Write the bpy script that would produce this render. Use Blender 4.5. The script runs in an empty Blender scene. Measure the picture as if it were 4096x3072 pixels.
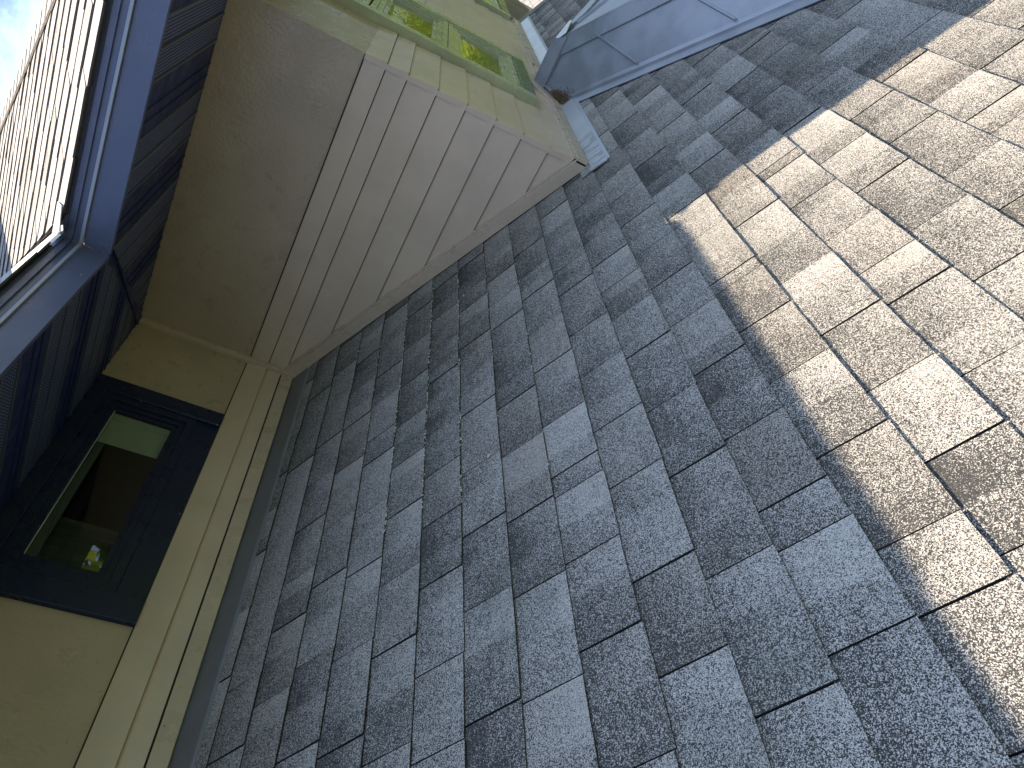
import bpy, math, random
from mathutils import Vector, Matrix
random.seed(7)
sc = bpy.context.scene
COL = sc.collection

# ------------------------------------------------------------------ camera
R_ROWS = ((-0.067570, -0.461393, -0.884619), (-0.565172, 0.748372, -0.347160), (0.822201, 0.476504, -0.311334))   # right, down, forward in world axes
cam_d = bpy.data.cameras.new("camera")
cam = bpy.data.objects.new("camera", cam_d); COL.objects.link(cam)
r, d, f = [Vector(v) for v in R_ROWS]
m = Matrix((r, -d, -f)).transposed().to_4x4()
m.translation = Vector((-3.233, -2.3119, 0.1442))
cam.matrix_world = m
cam_d.sensor_fit = 'HORIZONTAL'; cam_d.sensor_width = 36.0
cam_d.lens = 36.0 * 2918.58 / 4096.0
cam_d.clip_start = 0.02; cam_d.clip_end = 2000
sc.camera = cam

# ------------------------------------------------------------------ light
SUN = Vector((0.045, 1.006, 1.852)).normalized()      # towards the sun
sun_d = bpy.data.lights.new("sun", 'SUN'); sun_d.energy = 5.0; sun_d.angle = math.radians(0.55)
sun_d.color = (1.0, 0.85, 0.64)
sun = bpy.data.objects.new("sun", sun_d); COL.objects.link(sun)
sun.rotation_euler = SUN.to_track_quat('Z', 'Y').to_euler()
w = bpy.data.worlds.new("World"); sc.world = w; w.use_nodes = True
nt = w.node_tree; nt.nodes.clear()
N = nt.nodes.new; LK = nt.links.new
sky = N('ShaderNodeTexSky'); sky.sky_type = 'NISHITA'; sky.sun_disc = False
sky.sun_elevation = math.asin(SUN.z); sky.sun_rotation = math.atan2(SUN.x, SUN.y)
sky.ozone_density = 1.6; sky.dust_density = 0.6
tc = N('ShaderNodeTexCoord')
mp = N('ShaderNodeMapping'); mp.inputs['Scale'].default_value = (2.2, 2.2, 3.4); mp.inputs['Location'].default_value = (2.895, 1.933, 0.12)
LK(tc.outputs['Generated'], mp.inputs['Vector'])
cn = N('ShaderNodeTexNoise'); cn.inputs['Scale'].default_value = 1.7; cn.inputs['Detail'].default_value = 9; cn.inputs['Roughness'].default_value = 0.58
LK(mp.outputs['Vector'], cn.inputs['Vector'])
cr = N('ShaderNodeMapRange'); cr.inputs['From Min'].default_value = 0.36; cr.inputs['From Max'].default_value = 0.46; cr.interpolation_type = 'SMOOTHSTEP'
LK(cn.outputs['Fac'], cr.inputs['Value'])
mx = N('ShaderNodeMix'); mx.data_type = 'RGBA'
LK(cr.outputs['Result'], mx.inputs['Factor']); LK(sky.outputs['Color'], mx.inputs['A']); mx.inputs['B'].default_value = (4.6, 6.1, 9.4, 1)
bg = N('ShaderNodeBackground'); bg.inputs['Strength'].default_value = 0.082
LK(mx.outputs['Result'], bg.inputs['Color'])
wo = N('ShaderNodeOutputWorld'); LK(bg.outputs['Background'], wo.inputs['Surface'])
sc.view_settings.view_transform = 'Standard'; sc.view_settings.look = 'None'
sc.view_settings.exposure = 1.38; sc.view_settings.gamma = 1.0
sc.render.engine = 'CYCLES'
sc.cycles.max_bounces = 8; sc.cycles.diffuse_bounces = 4

# ------------------------------------------------------------------ materials
def mat(name):
    mt = bpy.data.materials.new(name); mt.use_nodes = True
    n = mt.node_tree; n.nodes.clear()
    b = n.nodes.new('ShaderNodeBsdfPrincipled'); o = n.nodes.new('ShaderNodeOutputMaterial')
    n.links.new(b.outputs[0], o.inputs[0])
    c = n.nodes.new('ShaderNodeTexCoord')
    return mt, n, b, c
def nd(n, t, **kw):
    x = n.nodes.new(t)
    for k, v in kw.items():
        if k in x.inputs: x.inputs[k].default_value = v
        else: setattr(x, k, v)
    return x
def mixc(n, fac, a, b, blend='MIX'):
    x = n.nodes.new('ShaderNodeMix'); x.data_type = 'RGBA'; x.blend_type = blend
    for s, v in (('Factor', fac), ('A', a), ('B', b)):
        if hasattr(v, 'links'): n.links.new(v, x.inputs[s])
        else: x.inputs[s].default_value = v if s == 'Factor' else (*v, 1)
    return x.outputs['Result']
def mathn(n, op, a, b=None, clamp=False):
    x = n.nodes.new('ShaderNodeMath'); x.operation = op; x.use_clamp = clamp
    for i, v in enumerate((a, b)):
        if v is None: continue
        if hasattr(v, 'links'): n.links.new(v, x.inputs[i])
        else: x.inputs[i].default_value = v
    return x.outputs[0]
def noise(n, c, scale, detail=3, rough=0.5, stretch=None, out='Fac'):
    v = c.outputs['Object']
    if stretch:
        mpn = nd(n, 'ShaderNodeMapping'); mpn.inputs['Scale'].default_value = stretch
        n.links.new(v, mpn.inputs['Vector']); v = mpn.outputs[0]
    x = nd(n, 'ShaderNodeTexNoise', Scale=scale, Detail=detail, Roughness=rough)
    n.links.new(v, x.inputs['Vector'])
    return x.outputs[out]
def rng(n, v, a, b, c_, d_):
    x = nd(n, 'ShaderNodeMapRange'); x.interpolation_type = 'SMOOTHSTEP'
    n.links.new(v, x.inputs[0])
    for i, q in enumerate((a, b, c_, d_)): x.inputs[i + 1].default_value = q
    return x.outputs[0]
def bump(n, b, h, strength, dist):
    x = nd(n, 'ShaderNodeBump'); x.inputs['Strength'].default_value = strength; x.inputs['Distance'].default_value = dist
    n.links.new(h, x.inputs['Height']); n.links.new(x.outputs[0], b.inputs['Normal'])
def specks(n, c, scale, size, frac):
    """sparse round specks: dust, pollen and droppings stuck to a surface"""
    v = nd(n, 'ShaderNodeTexVoronoi', Scale=scale); n.links.new(c.outputs['Object'], v.inputs['Vector'])
    near = mathn(n, 'LESS_THAN', v.outputs['Distance'], size)
    sp = nd(n, 'ShaderNodeSeparateColor'); n.links.new(v.outputs['Color'], sp.inputs[0])
    pick = mathn(n, 'LESS_THAN', sp.outputs[0], frac)
    return mathn(n, 'MULTIPLY', near, pick)

def shingle_mat():
    mt, n, b, c = mat('asphalt_shingle')
    at = nd(n, 'ShaderNodeAttribute', attribute_name='tone')
    sp = nd(n, 'ShaderNodeSeparateColor'); n.links.new(at.outputs['Color'], sp.inputs[0])
    tone, warm, band = sp.outputs[0], sp.outputs[1], sp.outputs[2]
    v = nd(n, 'ShaderNodeTexVoronoi', Scale=640.0); n.links.new(c.outputs['Object'], v.inputs['Vector'])
    vs = nd(n, 'ShaderNodeSeparateColor'); n.links.new(v.outputs['Color'], vs.inputs[0])
    v2 = nd(n, 'ShaderNodeTexVoronoi', Scale=400.0); n.links.new(c.outputs['Object'], v2.inputs['Vector'])
    vs2 = nd(n, 'ShaderNodeSeparateColor'); n.links.new(v2.outputs['Color'], vs2.inputs[0])
    big = noise(n, c, 9.0, 4, 0.6)
    mid = noise(n, c, 55.0, 3, 0.6)
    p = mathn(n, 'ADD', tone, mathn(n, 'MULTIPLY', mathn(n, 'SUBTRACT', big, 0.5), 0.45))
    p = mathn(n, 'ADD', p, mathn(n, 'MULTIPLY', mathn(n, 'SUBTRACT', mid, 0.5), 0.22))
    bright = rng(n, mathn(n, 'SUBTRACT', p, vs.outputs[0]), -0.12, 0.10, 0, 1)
    br2 = rng(n, mathn(n, 'SUBTRACT', mathn(n, 'MULTIPLY', p, 0.40), vs2.outputs[0]), -0.06, 0.05, 0, 0.8)
    bright = mathn(n, 'MAXIMUM', bright, br2)
    dark = mixc(n, warm, (0.026, 0.026, 0.027), (0.046, 0.037, 0.029))
    dark = mixc(n, vs.outputs[1], dark, (0.070, 0.066, 0.061))
    lite = mixc(n, vs.outputs[2], (0.30, 0.28, 0.26), (0.62, 0.58, 0.53))
    lite = mixc(n, mathn(n, 'MULTIPLY', warm, 0.6), lite, (0.27, 0.22, 0.17))
    col = mixc(n, bright, dark, lite)
    col = mixc(n, mathn(n, 'MULTIPLY', rng(n, noise(n, c, 2.3, 4, 0.6), 0.54, 0.74, 0, 1), 0.30), col, (0.060, 0.070, 0.048))
    n.links.new(col, b.inputs['Base Color']); b.inputs['Roughness'].default_value = 0.85
    b.inputs['Specular IOR Level'].default_value = 0.30
    bump(n, b, v.outputs['Distance'], 0.55, 0.0012)
    return mt
def paint_mat(name, col, rough=0.42, blot=0.12, specks_amt=0.5, tex=0.0, dirt=(0.12, 0.10, 0.07), grain=None, dirt_amt=0.07, spec=0.5):
    mt, n, b, c = mat(name)
    big = noise(n, c, 3.2, 4, 0.55)
    big2 = noise(n, c, 11.0, 3, 0.6)
    k = 1 + blot
    cc = mixc(n, rng(n, big, 0.38, 0.62, 0, 1), tuple(x * (1 - blot) for x in col), tuple(min(1, x * k) for x in col))
    cc = mixc(n, mathn(n, 'MULTIPLY', rng(n, big2, 0.54, 0.68, 0, 1), 0.35), cc, tuple(min(1, x * (1 + 1.3 * blot)) for x in col))
    cc = mixc(n, mathn(n, 'MULTIPLY', rng(n, noise(n, c, 21.0, 5, 0.7), 0.66, 0.82, 0, 1), dirt_amt), cc, dirt)
    if specks_amt:
        cc = mixc(n, specks(n, c, 26.0, 0.055, 0.16 * specks_amt), cc, (0.62, 0.60, 0.54))
        cc = mixc(n, specks(n, c, 17.0, 0.035, 0.14 * specks_amt), cc, (0.03, 0.025, 0.02))
    n.links.new(cc, b.inputs['Base Color']); b.inputs['Specular IOR Level'].default_value = spec
    n.links.new(rng(n, big2, 0.3, 0.7, rough - 0.07, rough + 0.1), b.inputs['Roughness'])
    if grain:
        bump(n, b, noise(n, c, 60.0, 5, 0.65, stretch=grain), 0.35, 0.003)
    elif tex:
        x = mathn(n, 'ADD', noise(n, c, 70.0, 4, 0.6), mathn(n, 'MULTIPLY', noise(n, c, 18.0, 3, 0.6), 1.2))
        bump(n, b, x, tex, 0.004)
    else:
        bump(n, b, noise(n, c, 6.0, 3, 0.5), 0.25, 0.006)
    return mt
def soffit_mat(name, col, axis):
    """vinyl soffit strip punched with a grid of small louvres"""
    mt, n, b, c = mat(name)
    sx = nd(n, 'ShaderNodeSeparateXYZ'); n.links.new(c.outputs['Object'], sx.inputs[0])
    def saw(o, pitch):
        return mathn(n, 'ABSOLUTE', mathn(n, 'SUBTRACT', mathn(n, 'FRACT', mathn(n, 'DIVIDE', o, pitch)), 0.5))
    a = mathn(n, 'LESS_THAN', saw(sx.outputs[0], 0.0125), 0.19)
    bb = mathn(n, 'LESS_THAN', saw(sx.outputs[1], 0.0125), 0.19)
    dot = mathn(n, 'MULTIPLY', a, bb)
    cc = mixc(n, dot, col, (0.46, 0.50, 0.62)); b.inputs['Specular IOR Level'].default_value = 0.2  # pale dots paint the light caught by the louvres
    n.links.new(cc, b.inputs['Base Color']); b.inputs['Roughness'].default_value = 0.45
    bump(n, b, dot, 0.4, 0.002)
    return mt
def metal_mat(name, col, rough=0.38, rust=True, wet=0.0):
    mt, n, b, c = mat(name)
    f1 = noise(n, c, 5.0, 4, 0.6)
    cc = mixc(n, rng(n, f1, 0.35, 0.65, 0, 1), tuple(x * 0.88 for x in col), tuple(min(1, x * 1.10) for x in col))
    if rust:
        cc = mixc(n, mathn(n, 'MULTIPLY', rng(n, noise(n, c, 14.0, 6, 0.7), 0.63, 0.80, 0, 1), 0.5), cc, (0.10, 0.075, 0.055))
        cc = mixc(n, specks(n, c, 23.0, 0.07, 0.22), cc, (0.05, 0.04, 0.035))
    if wet:
        ox = nd(n, 'ShaderNodeSeparateXYZ'); n.links.new(c.outputs['Object'], ox.inputs[0])
        lowx = rng(n, ox.outputs[0], 0.25, 0.45, 1, 0)
        st = rng(n, noise(n, c, 9.0, 6, 0.65, stretch=(3.0, 1.0, 1.0)), 0.50, 0.56, 0, 1)
        cc = mixc(n, mathn(n, 'MULTIPLY', mathn(n, 'MULTIPLY', st, lowx), wet), cc, tuple(x * 0.42 for x in col))
    n.links.new(cc, b.inputs['Base Color']); b.inputs['Metallic'].default_value = 0.25
    n.links.new(rng(n, f1, 0.3, 0.7, rough - 0.06, rough + 0.10), b.inputs['Roughness'])
    bump(n, b, noise(n, c, 4.0, 3, 0.5), 0.2, 0.006)
    return mt
def plain(name, col, rough=0.6, var=0.15, scale=8.0):
    mt, n, b, c = mat(name)
    cc = mixc(n, noise(n, c, scale, 4, 0.6), tuple(x * (1 - var) for x in col), tuple(min(1, x * (1 + var)) for x in col))
    n.links.new(cc, b.inputs['Base Color']); b.inputs['Roughness'].default_value = rough
    return mt

SHINGLE = shingle_mat()
BUTT = plain('shingle_edge', (0.035, 0.030, 0.024), 0.9, 0.5, 60)
BUTTP = plain('sunlit_shingle_edge', (0.075, 0.065, 0.07), 0.9, 0.3, 60)  # paler copy of the edge colour, sunlight painted in for the upper slope
UNDER = plain('shingle_underlay', (0.012, 0.012, 0.012), 0.95)
TAN = paint_mat('tan_siding_paint', (0.60, 0.46, 0.35), 0.36, 0.05, 1.0)
TANPANEL = paint_mat('tan_panel_paint', (0.46, 0.35, 0.26), 0.32, 0.05, 0.6, tex=0.5)
TANTRIM = paint_mat('tan_trim_paint', (0.52, 0.40, 0.305), 0.30, 0.05, 0.5)
LIP = plain('lip_highlight_paint', (0.30, 0.32, 0.40), 0.35, 0.08)  # paler than the fascia, paints the sky highlight on the ledge
SEAM_SHADE = plain('seam_lap_shade', (0.035, 0.028, 0.02), 0.9, 0.5, 60)  # dark joints, and the painted shade under the siding laps
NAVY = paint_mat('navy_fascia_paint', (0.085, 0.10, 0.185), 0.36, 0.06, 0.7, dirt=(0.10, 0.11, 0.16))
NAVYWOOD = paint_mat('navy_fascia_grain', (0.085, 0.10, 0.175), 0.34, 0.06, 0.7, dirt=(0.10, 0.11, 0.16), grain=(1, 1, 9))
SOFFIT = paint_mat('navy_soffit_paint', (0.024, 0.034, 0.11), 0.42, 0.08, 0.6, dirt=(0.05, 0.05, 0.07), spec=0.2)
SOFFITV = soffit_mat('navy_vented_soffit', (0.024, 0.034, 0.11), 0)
FRAME = paint_mat('black_window_frame', (0.012, 0.018, 0.050), 0.30, 0.1, 0.5, dirt=(0.02, 0.02, 0.03), spec=0.3)
GREEN = paint_mat('sage_window_frame', (0.44, 0.45, 0.27), 0.22, 0.08, 0.3, dirt=(0.12, 0.14, 0.07))
GREENTRIM = paint_mat('dark_green_trim', (0.14, 0.18, 0.085), 0.28, 0.12, 0.4, dirt=(0.06, 0.07, 0.04))
METAL = metal_mat('grey_roof_metal', (0.30, 0.315, 0.345), 0.36)
FLASH = metal_mat('grey_flashing', (0.20, 0.205, 0.215), 0.42, rust=False)
FLASHW = metal_mat('weathered_flashing', (0.38, 0.385, 0.38), 0.33, rust=False, wet=0.75)
ALU = metal_mat('pale_valley_metal', (0.62, 0.63, 0.62), 0.35, rust=False)
TIMBER = paint_mat('rough_brown_timber', (0.15, 0.115, 0.085), 0.6, 0.25, 0.2, grain=(1, 1, 8))
BARK = plain('bark', (0.10, 0.075, 0.05), 0.9, 0.4, 6)
INT = plain('interior_paint', (0.06, 0.062, 0.066), 0.7)
REVEAL = plain('interior_reveal', (0.66, 0.66, 0.56), 0.5, 0.05)
CURT = plain('window_grey', (0.16, 0.16, 0.15), 0.8)
GRASS = plain('grass', (0.055, 0.078, 0.032), 0.9, 0.4, 1.5)
LICHEN = plain('pale_lichen', (0.50, 0.48, 0.38), 0.9, 0.2, 90)
LITTER = plain('leaf_litter_brown', (0.16, 0.085, 0.045), 0.85, 0.5, 40)
def leaf_mat():
    mt, n, b, c = mat('tree_leaves')
    cc = mixc(n, rng(n, noise(n, c, 1.2, 4, 0.6), 0.35, 0.65, 0, 1), (0.14, 0.24, 0.02), (0.50, 0.58, 0.07))
    n.links.new(cc, b.inputs['Base Color']); b.inputs['Roughness'].default_value = 0.6
    b.inputs['Transmission Weight'].default_value = 0.0
    tr = nd(n, 'ShaderNodeBsdfTranslucent'); n.links.new(cc, tr.inputs['Color'])
    ms = nd(n, 'ShaderNodeMixShader'); ms.inputs[0].default_value = 0.35
    o = [x for x in n.nodes if x.type == 'OUTPUT_MATERIAL'][0]
    n.links.new(b.outputs[0], ms.inputs[1]); n.links.new(tr.outputs[0], ms.inputs[2]); n.links.new(ms.outputs[0], o.inputs[0])
    return mt
LEAF = leaf_mat()
def glass_mat(name, tint, mirror=0.0, wobble=0.0):
    mt = bpy.data.materials.new(name); mt.use_nodes = True; n = mt.node_tree; n.nodes.clear()
    o = n.nodes.new('ShaderNodeOutputMaterial')
    g = n.nodes.new('ShaderNodeBsdfGlossy'); g.inputs['Roughness'].default_value = 0.01
    t = n.nodes.new('ShaderNodeBsdfTransparent'); t.inputs['Color'].default_value = (*tint, 1)
    fr = n.nodes.new('ShaderNodeFresnel'); fr.inputs['IOR'].default_value = 1.55
    gm = n.nodes.new('ShaderNodeNewGeometry')
    ad = mathn(n, 'MULTIPLY', mathn(n, 'ADD', fr.outputs[0], mirror, True), mathn(n, 'SUBTRACT', 1.0, gm.outputs['Backfacing']))
    ms = n.nodes.new('ShaderNodeMixShader'); n.links.new(ad, ms.inputs[0])
    n.links.new(t.outputs[0], ms.inputs[1]); n.links.new(g.outputs[0], ms.inputs[2]); n.links.new(ms.outputs[0], o.inputs[0])
    if wobble:
        c = n.nodes.new('ShaderNodeTexCoord')
        bp = nd(n, 'ShaderNodeBump'); bp.inputs['Strength'].default_value = wobble; bp.inputs['Distance'].default_value = 0.01
        n.links.new(noise(n, c, 9.0, 3, 0.5, stretch=(1, 1, 4)), bp.inputs['Height']); n.links.new(bp.outputs[0], g.inputs['Normal'])
    return mt
GLASS = glass_mat('dark_glass', (0.75, 0.80, 0.76), 0.04)
GLASSC = glass_mat('mirror_glass', (0.35, 0.4, 0.35), 0.72, 0.3)

# ------------------------------------------------------------------ mesh helpers
class MB:
    def __init__(s): s.v = []; s.f = []; s.m = []; s.a = []
    at0 = (0.4, 0, 0)
    def face(s, pts, mi=0, at=None):
        i = len(s.v); s.v += [tuple(p) for p in pts]; s.f.append(tuple(range(i, i + len(pts)))); s.m.append(mi); s.a.append(at or s.at0)
    def box(s, x0, x1, y0, y1, z0, z1, mi=0):
        P = [(x, y, z) for x in (x0, x1) for y in (y0, y1) for z in (z0, z1)]
        for q in ((0, 1, 3, 2), (4, 6, 7, 5), (0, 4, 5, 1), (2, 3, 7, 6), (0, 2, 6, 4), (1, 5, 7, 3)):
            s.face([P[k] for k in q], mi)
    def prism(s, poly, vec, mi=0):
        """closed polygon extruded by vec"""
        vec = Vector(vec); A = [Vector(p) for p in poly]; B = [p + vec for p in A]
        s.face(A[::-1], mi); s.face(B, mi)
        for k in range(len(A)):
            j = (k + 1) % len(A); s.face([A[k], A[j], B[j], B[k]], mi)
    def slab(s, poly, th, mi=0):
        """polygon thickened downward along its normal"""
        A = [Vector(p) for p in poly]; nrm = (A[1] - A[0]).cross(A[2] - A[0]).normalized()
        s.prism(A, -nrm * th, mi)
    def tube(s, p0, p1, rad, mi=0, seg=8, r1=None):
        p0 = Vector(p0); p1 = Vector(p1); ax = (p1 - p0).normalized(); u = ax.orthogonal().normalized(); w_ = ax.cross(u); r1 = rad if r1 is None else r1
        A = [p0 + (u * math.cos(k * 2 * math.pi / seg) + w_ * math.sin(k * 2 * math.pi / seg)) * rad for k in range(seg)]
        B = [p1 + (u * math.cos(k * 2 * math.pi / seg) + w_ * math.sin(k * 2 * math.pi / seg)) * r1 for k in range(seg)]
        for k in range(seg):
            j = (k + 1) % seg; s.face([A[k], A[j], B[j], B[k]], mi)
        s.face(A[::-1], mi); s.face(B, mi)
    def build(s, name, mats, parent=None, bevel=0.0, label=None):
        me = bpy.data.meshes.new(name); me.from_pydata(s.v, [], s.f)
        if not isinstance(mats, (list, tuple)): mats = [mats]
        for q in mats: me.materials.append(q)
        me.polygons.foreach_set('material_index', s.m)
        ca = me.color_attributes.new('tone', 'FLOAT_COLOR', 'CORNER')
        vals = []
        for p, a in zip(s.f, s.a): vals += [a[0], a[1], a[2], 1.0] * len(p)
        ca.data.foreach_set('color', vals)
        o = bpy.data.objects.new(name, me); COL.objects.link(o)
        if parent is not None: o.parent = parent
        if label: o['label'] = label
        if bevel:
            import bmesh
            bm = bmesh.new(); bm.from_mesh(me); bmesh.ops.remove_doubles(bm, verts=bm.verts, dist=1e-5); bm.to_mesh(me); bm.free()
            b = o.modifiers.new('bevel', 'BEVEL'); b.width = bevel; b.segments = 2; b.limit_method = 'ANGLE'; b.angle_limit = math.radians(35)
        me.update()
        return o
def tag(o, label, cat=None, group=None, kind=None):
    if label: o['label'] = label
    if cat: o['category'] = cat
    if group: o['group'] = group
    if kind: o['kind'] = kind
    return o
def empty(name, loc=(0, 0, 0)):
    o = bpy.data.objects.new(name, None); COL.objects.link(o); o.location = loc; return o

# ------------------------------------------------------------------ ground
def link_part(o, root):
    o.parent = root; o.matrix_parent_inverse = Matrix.Translation(-Vector(root.location))
    return o
g = MB(); g.face([(-400, -400, -4.6), (400, -400, -4.6), (400, 400, -4.6), (-400, 400, -4.6)])
tag(g.build('ground', GRASS), 'grass lawn far below the roofs', kind='structure')

HOUSE = empty('house', (1.0, 0.0, -4.6))
tag(HOUSE, 'tan sided house with grey shingle roofs and navy eaves filling the view', 'house')
def part(mb, name, mats, label=None, bevel=0.0, root=None):
    o = mb.build(name, mats, None, bevel, label); return link_part(o, root or HOUSE)
def sub(mb, name, mats, parent, label=None, bevel=0.0):
    return mb.build(name, mats, parent, bevel, label)

TH = math.atan(0.4986); CT, ST = math.cos(TH), math.sin(TH)

# ------------------------------------------------------------------ shingles
def shingles(O, S, D, Nn, us, lo, hi, cuts=None, seed=1, step=0.034, rows=5, tabw=(0.21, 0.29), hbase=-0.004, sun_tone=0.0, jag=0.0007, gap=0.0021, slot=0.0042, lft=0.0056, bm_=1):
    rd = random.Random(seed); mb = MB()
    O, S, D, Nn = Vector(O), Vector(S), Vector(D), Vector(Nn)
    P = lambda s, u, h: O + S * s + D * u + Nn * h
    ph = [rd.uniform(0, 6.28) for _ in range(6)]
    for i in range(1, len(us)):
        u0, u1 = us[i - 1] - 0.012, us[i]
        s0, s1 = min(lo(u0), lo(u1)), max(hi(u0), hi(u1))
        if s1 - s0 < 0.02: continue
        cl = sorted(cuts.get(i, [])) if cuts else []
        L = [s0]
        if cl:
            a = []; x = cl[0] - rd.uniform(*tabw)
            while x > s0 + 0.05: a.append(x); x -= rd.uniform(*tabw)
            b = []; x = cl[-1] + rd.uniform(*tabw)
            while x < s1 - 0.05: b.append(x); x += rd.uniform(*tabw)
            L += sorted(a) + [c for c in cl if s0 < c < s1] + b
        else:
            x = s0 + rd.uniform(0.04, tabw[1])
            while x < s1 - 0.05: L.append(x); x += rd.uniform(*tabw)
        L.append(s1); L = sorted(L)
        p1, p2 = rd.uniform(0, 6.28), rd.uniform(0, 6.28)
        tooth = rd.random() < 0.5
        for k in range(len(L) - 1):
            a, b = L[k] + gap, L[k + 1] - gap
            if b - a < 0.01: continue
            tooth = not tooth if rd.random() < 0.85 else tooth
            ex = (0.0024 if tooth else 0.0) + rd.uniform(0, 0.0008)
            lift = rd.uniform(-0.0003, 0.0007)
            base = rd.choice((0.17, 0.22, 0.27, 0.33, 0.39)) + rd.uniform(-0.02, 0.02) + sun_tone  # sun_tone lightens the tab colour, painting stronger sun on a slope
            warm = rd.choice((0, 0, 0.1, 0.2, 0.35, 0.6)) * rd.random()
            split = rd.uniform(0.3, 0.7) if rd.random() < 0.55 else 2
            dsp = rd.choice((-0.13, -0.10, 0.10, 0.16))
            nseg = max(1, int(round((b - a) / step)))
            skew = rd.uniform(-0.002, 0.002)
            edge = []
            for q in range(nseg + 1):
                s = a + (b - a) * q / nseg
                j = 0.0016 * math.sin(3.1 * s + p1) + 0.0008 * math.sin(11.0 * s + p2) + rd.uniform(-jag, jag) + skew
                hh = 0.0006 * math.sin(5.0 * s + p2) + rd.uniform(-0.0004, 0.0004)
                edge.append((s, j, hh))
            def pt(q, r):
                s, j, hh = edge[q]; v = r / rows
                u = u0 + (u1 + j - u0) * v
                s = min(max(s, lo(u)), hi(u))
                h = hbase + 0.001 + ex * (0.4 + 0.6 * v) + v * (lft + lift) + hh * v + 0.003 * math.sin(1.3 * s + ph[0]) * math.sin(0.9 * u + ph[1])
                return P(s, u, h)
            G = [[pt(q, r) for r in range(rows + 1)] for q in range(nseg + 1)]
            def under(q, v=1.0):
                s, j, hh = edge[q]; u = u0 + (u1 + j - u0) * v; s = min(max(s, lo(u)), hi(u)); return P(s, u, hbase - 0.006)
            for q in range(nseg):
                fs = (q + 0.5) / nseg
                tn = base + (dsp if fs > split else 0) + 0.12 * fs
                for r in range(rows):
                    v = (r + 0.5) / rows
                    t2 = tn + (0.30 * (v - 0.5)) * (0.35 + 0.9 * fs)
                    pts = [G[q][r], G[q][r + 1], G[q + 1][r + 1], G[q + 1][r]]
                    if (pts[1] - pts[2]).length < 1e-5 and (pts[0] - pts[3]).length < 1e-5: continue
                    mb.face(pts, 0, (max(0.02, t2), warm, 0))
                if (G[q][rows] - G[q + 1][rows]).length > 1e-5:
                    lo_ = [G[q][rows] - Nn * slot, G[q + 1][rows] - Nn * slot]
                    mb.face([G[q][rows], lo_[0], lo_[1], G[q + 1][rows]], 1)
                    bk = [p_ - D * 0.010 for p_ in lo_]
                    mb.face([lo_[0], bk[0], bk[1], lo_[1]], 2)
                    mb.face([bk[0], under(q, 0.93), under(q + 1, 0.93), bk[1]], 2)
            for q in (0, nseg):
                mb.face([G[q][0], under(q, 0), under(q, 0.94), G[q][rows] - D * 0.009 - Nn * slot, G[q][rows] - Nn * slot, G[q][rows]], 2)
    # underlay
    n = 24; ua, ub = us[0], us[-1] - 0.004
    for k in range(n):
        a, b = ua + (ub - ua) * k / n, ua + (ub - ua) * (k + 1) / n
        if hi(a) - lo(a) < 1e-4 and hi(b) - lo(b) < 1e-4: continue
        mb.face([P(lo(a), a, hbase - 0.008), P(lo(b), b, hbase - 0.008), P(hi(b), b, hbase - 0.008), P(hi(a), a, hbase - 0.008)], 2)
    return mb

CUTS = {12: [-2.535, -2.308, -2.201, -1.971, -1.707, -1.457, -1.219, -0.978, -0.718, -0.489, -0.266], 11: [-2.581, -2.291, -1.991, -1.741, -1.476, -1.253, -1.06, -0.871, -0.571, -0.329], 13: [-2.536, -2.396, -2.146, -1.878, -1.647, -1.437, -1.381, -1.104, -0.878, -0.656, -0.341, -0.065, 0.194, 0.442, 0.632], 14: [-2.275, -2.05, -1.82, -1.559, -1.181, -0.965, -0.671, -0.456, -0.158, 0.058, 0.315], 10: [-2.442, -2.215, -1.925, -1.698, -1.435, -1.19, -0.907, -0.73, -0.485, -0.192], 9: [-2.58, -2.314, -2.078, -1.854, -1.777, -1.555, -1.268, -1.027, -0.769, -0.592, -0.375], 8: [-2.367, -2.095, -1.847, -1.579, -1.337, -1.056, -0.832, -0.646, -0.438, -0.217], 7: [-2.356, -2.059, -1.806, -1.545, -1.253, -1.033, -0.821, -0.529, -0.389], 6: [-2.385, -2.173, -1.905, -1.678, -1.457, -1.139, -0.917, -0.699, -0.431, -0.146], 15: [-2.131, -1.843, -1.695, -1.498, -1.26, -1.03, -0.972, -0.755, -0.526, -0.485, -0.298, -0.058, 0.222], 16: [-1.914, -1.65, -1.378, -1.137, -0.875, -0.826, -0.754, -0.497, -0.222, 0.029], 3: [-2.212, -1.94, -1.653, -1.403, -1.108], 4: [-2.257, -1.988, -1.697, -1.441, -1.178, -1.042, -0.813], 5: [-2.333, -2.048, -1.812, -1.543, -1.298, -1.069], 2: [-1.996, -1.745, -1.558, -1.318], 1: [-1.886, -0.884, -0.664], 17: [-1.751, -1.53, -1.251, -1.008, -0.661, -0.426, -0.194, 0.025, 0.081], 18: [-1.474, -1.365, -1.185, -0.915, -0.732, -0.448, -0.19], 19: [-1.178, -1.039, -0.741, -0.27], 20: [-0.885, -0.627]}
us = [0.029] + [0.18 + 0.1509 * i for i in range(0, 29)]
cuts_low = {k: v for k, v in CUTS.items()}
# course n of the measured list ends at u = 0.18 + 0.1509 n, which is index n + 1 here
cuts_low = {k + 1: v for k, v in CUTS.items()}
LD, LN = (0, -CT, -ST), (0, -ST, CT)
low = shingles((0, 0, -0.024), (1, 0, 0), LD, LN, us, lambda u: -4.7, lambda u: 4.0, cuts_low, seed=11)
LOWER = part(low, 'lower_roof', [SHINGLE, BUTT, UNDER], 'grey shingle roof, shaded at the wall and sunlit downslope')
def RP(x, y, h=0.0):        # point above the lower roof at plan position x, y
    p = Vector((x, y, 0.4986 * y - 0.024)); return p + Vector(LN) * h
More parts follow.
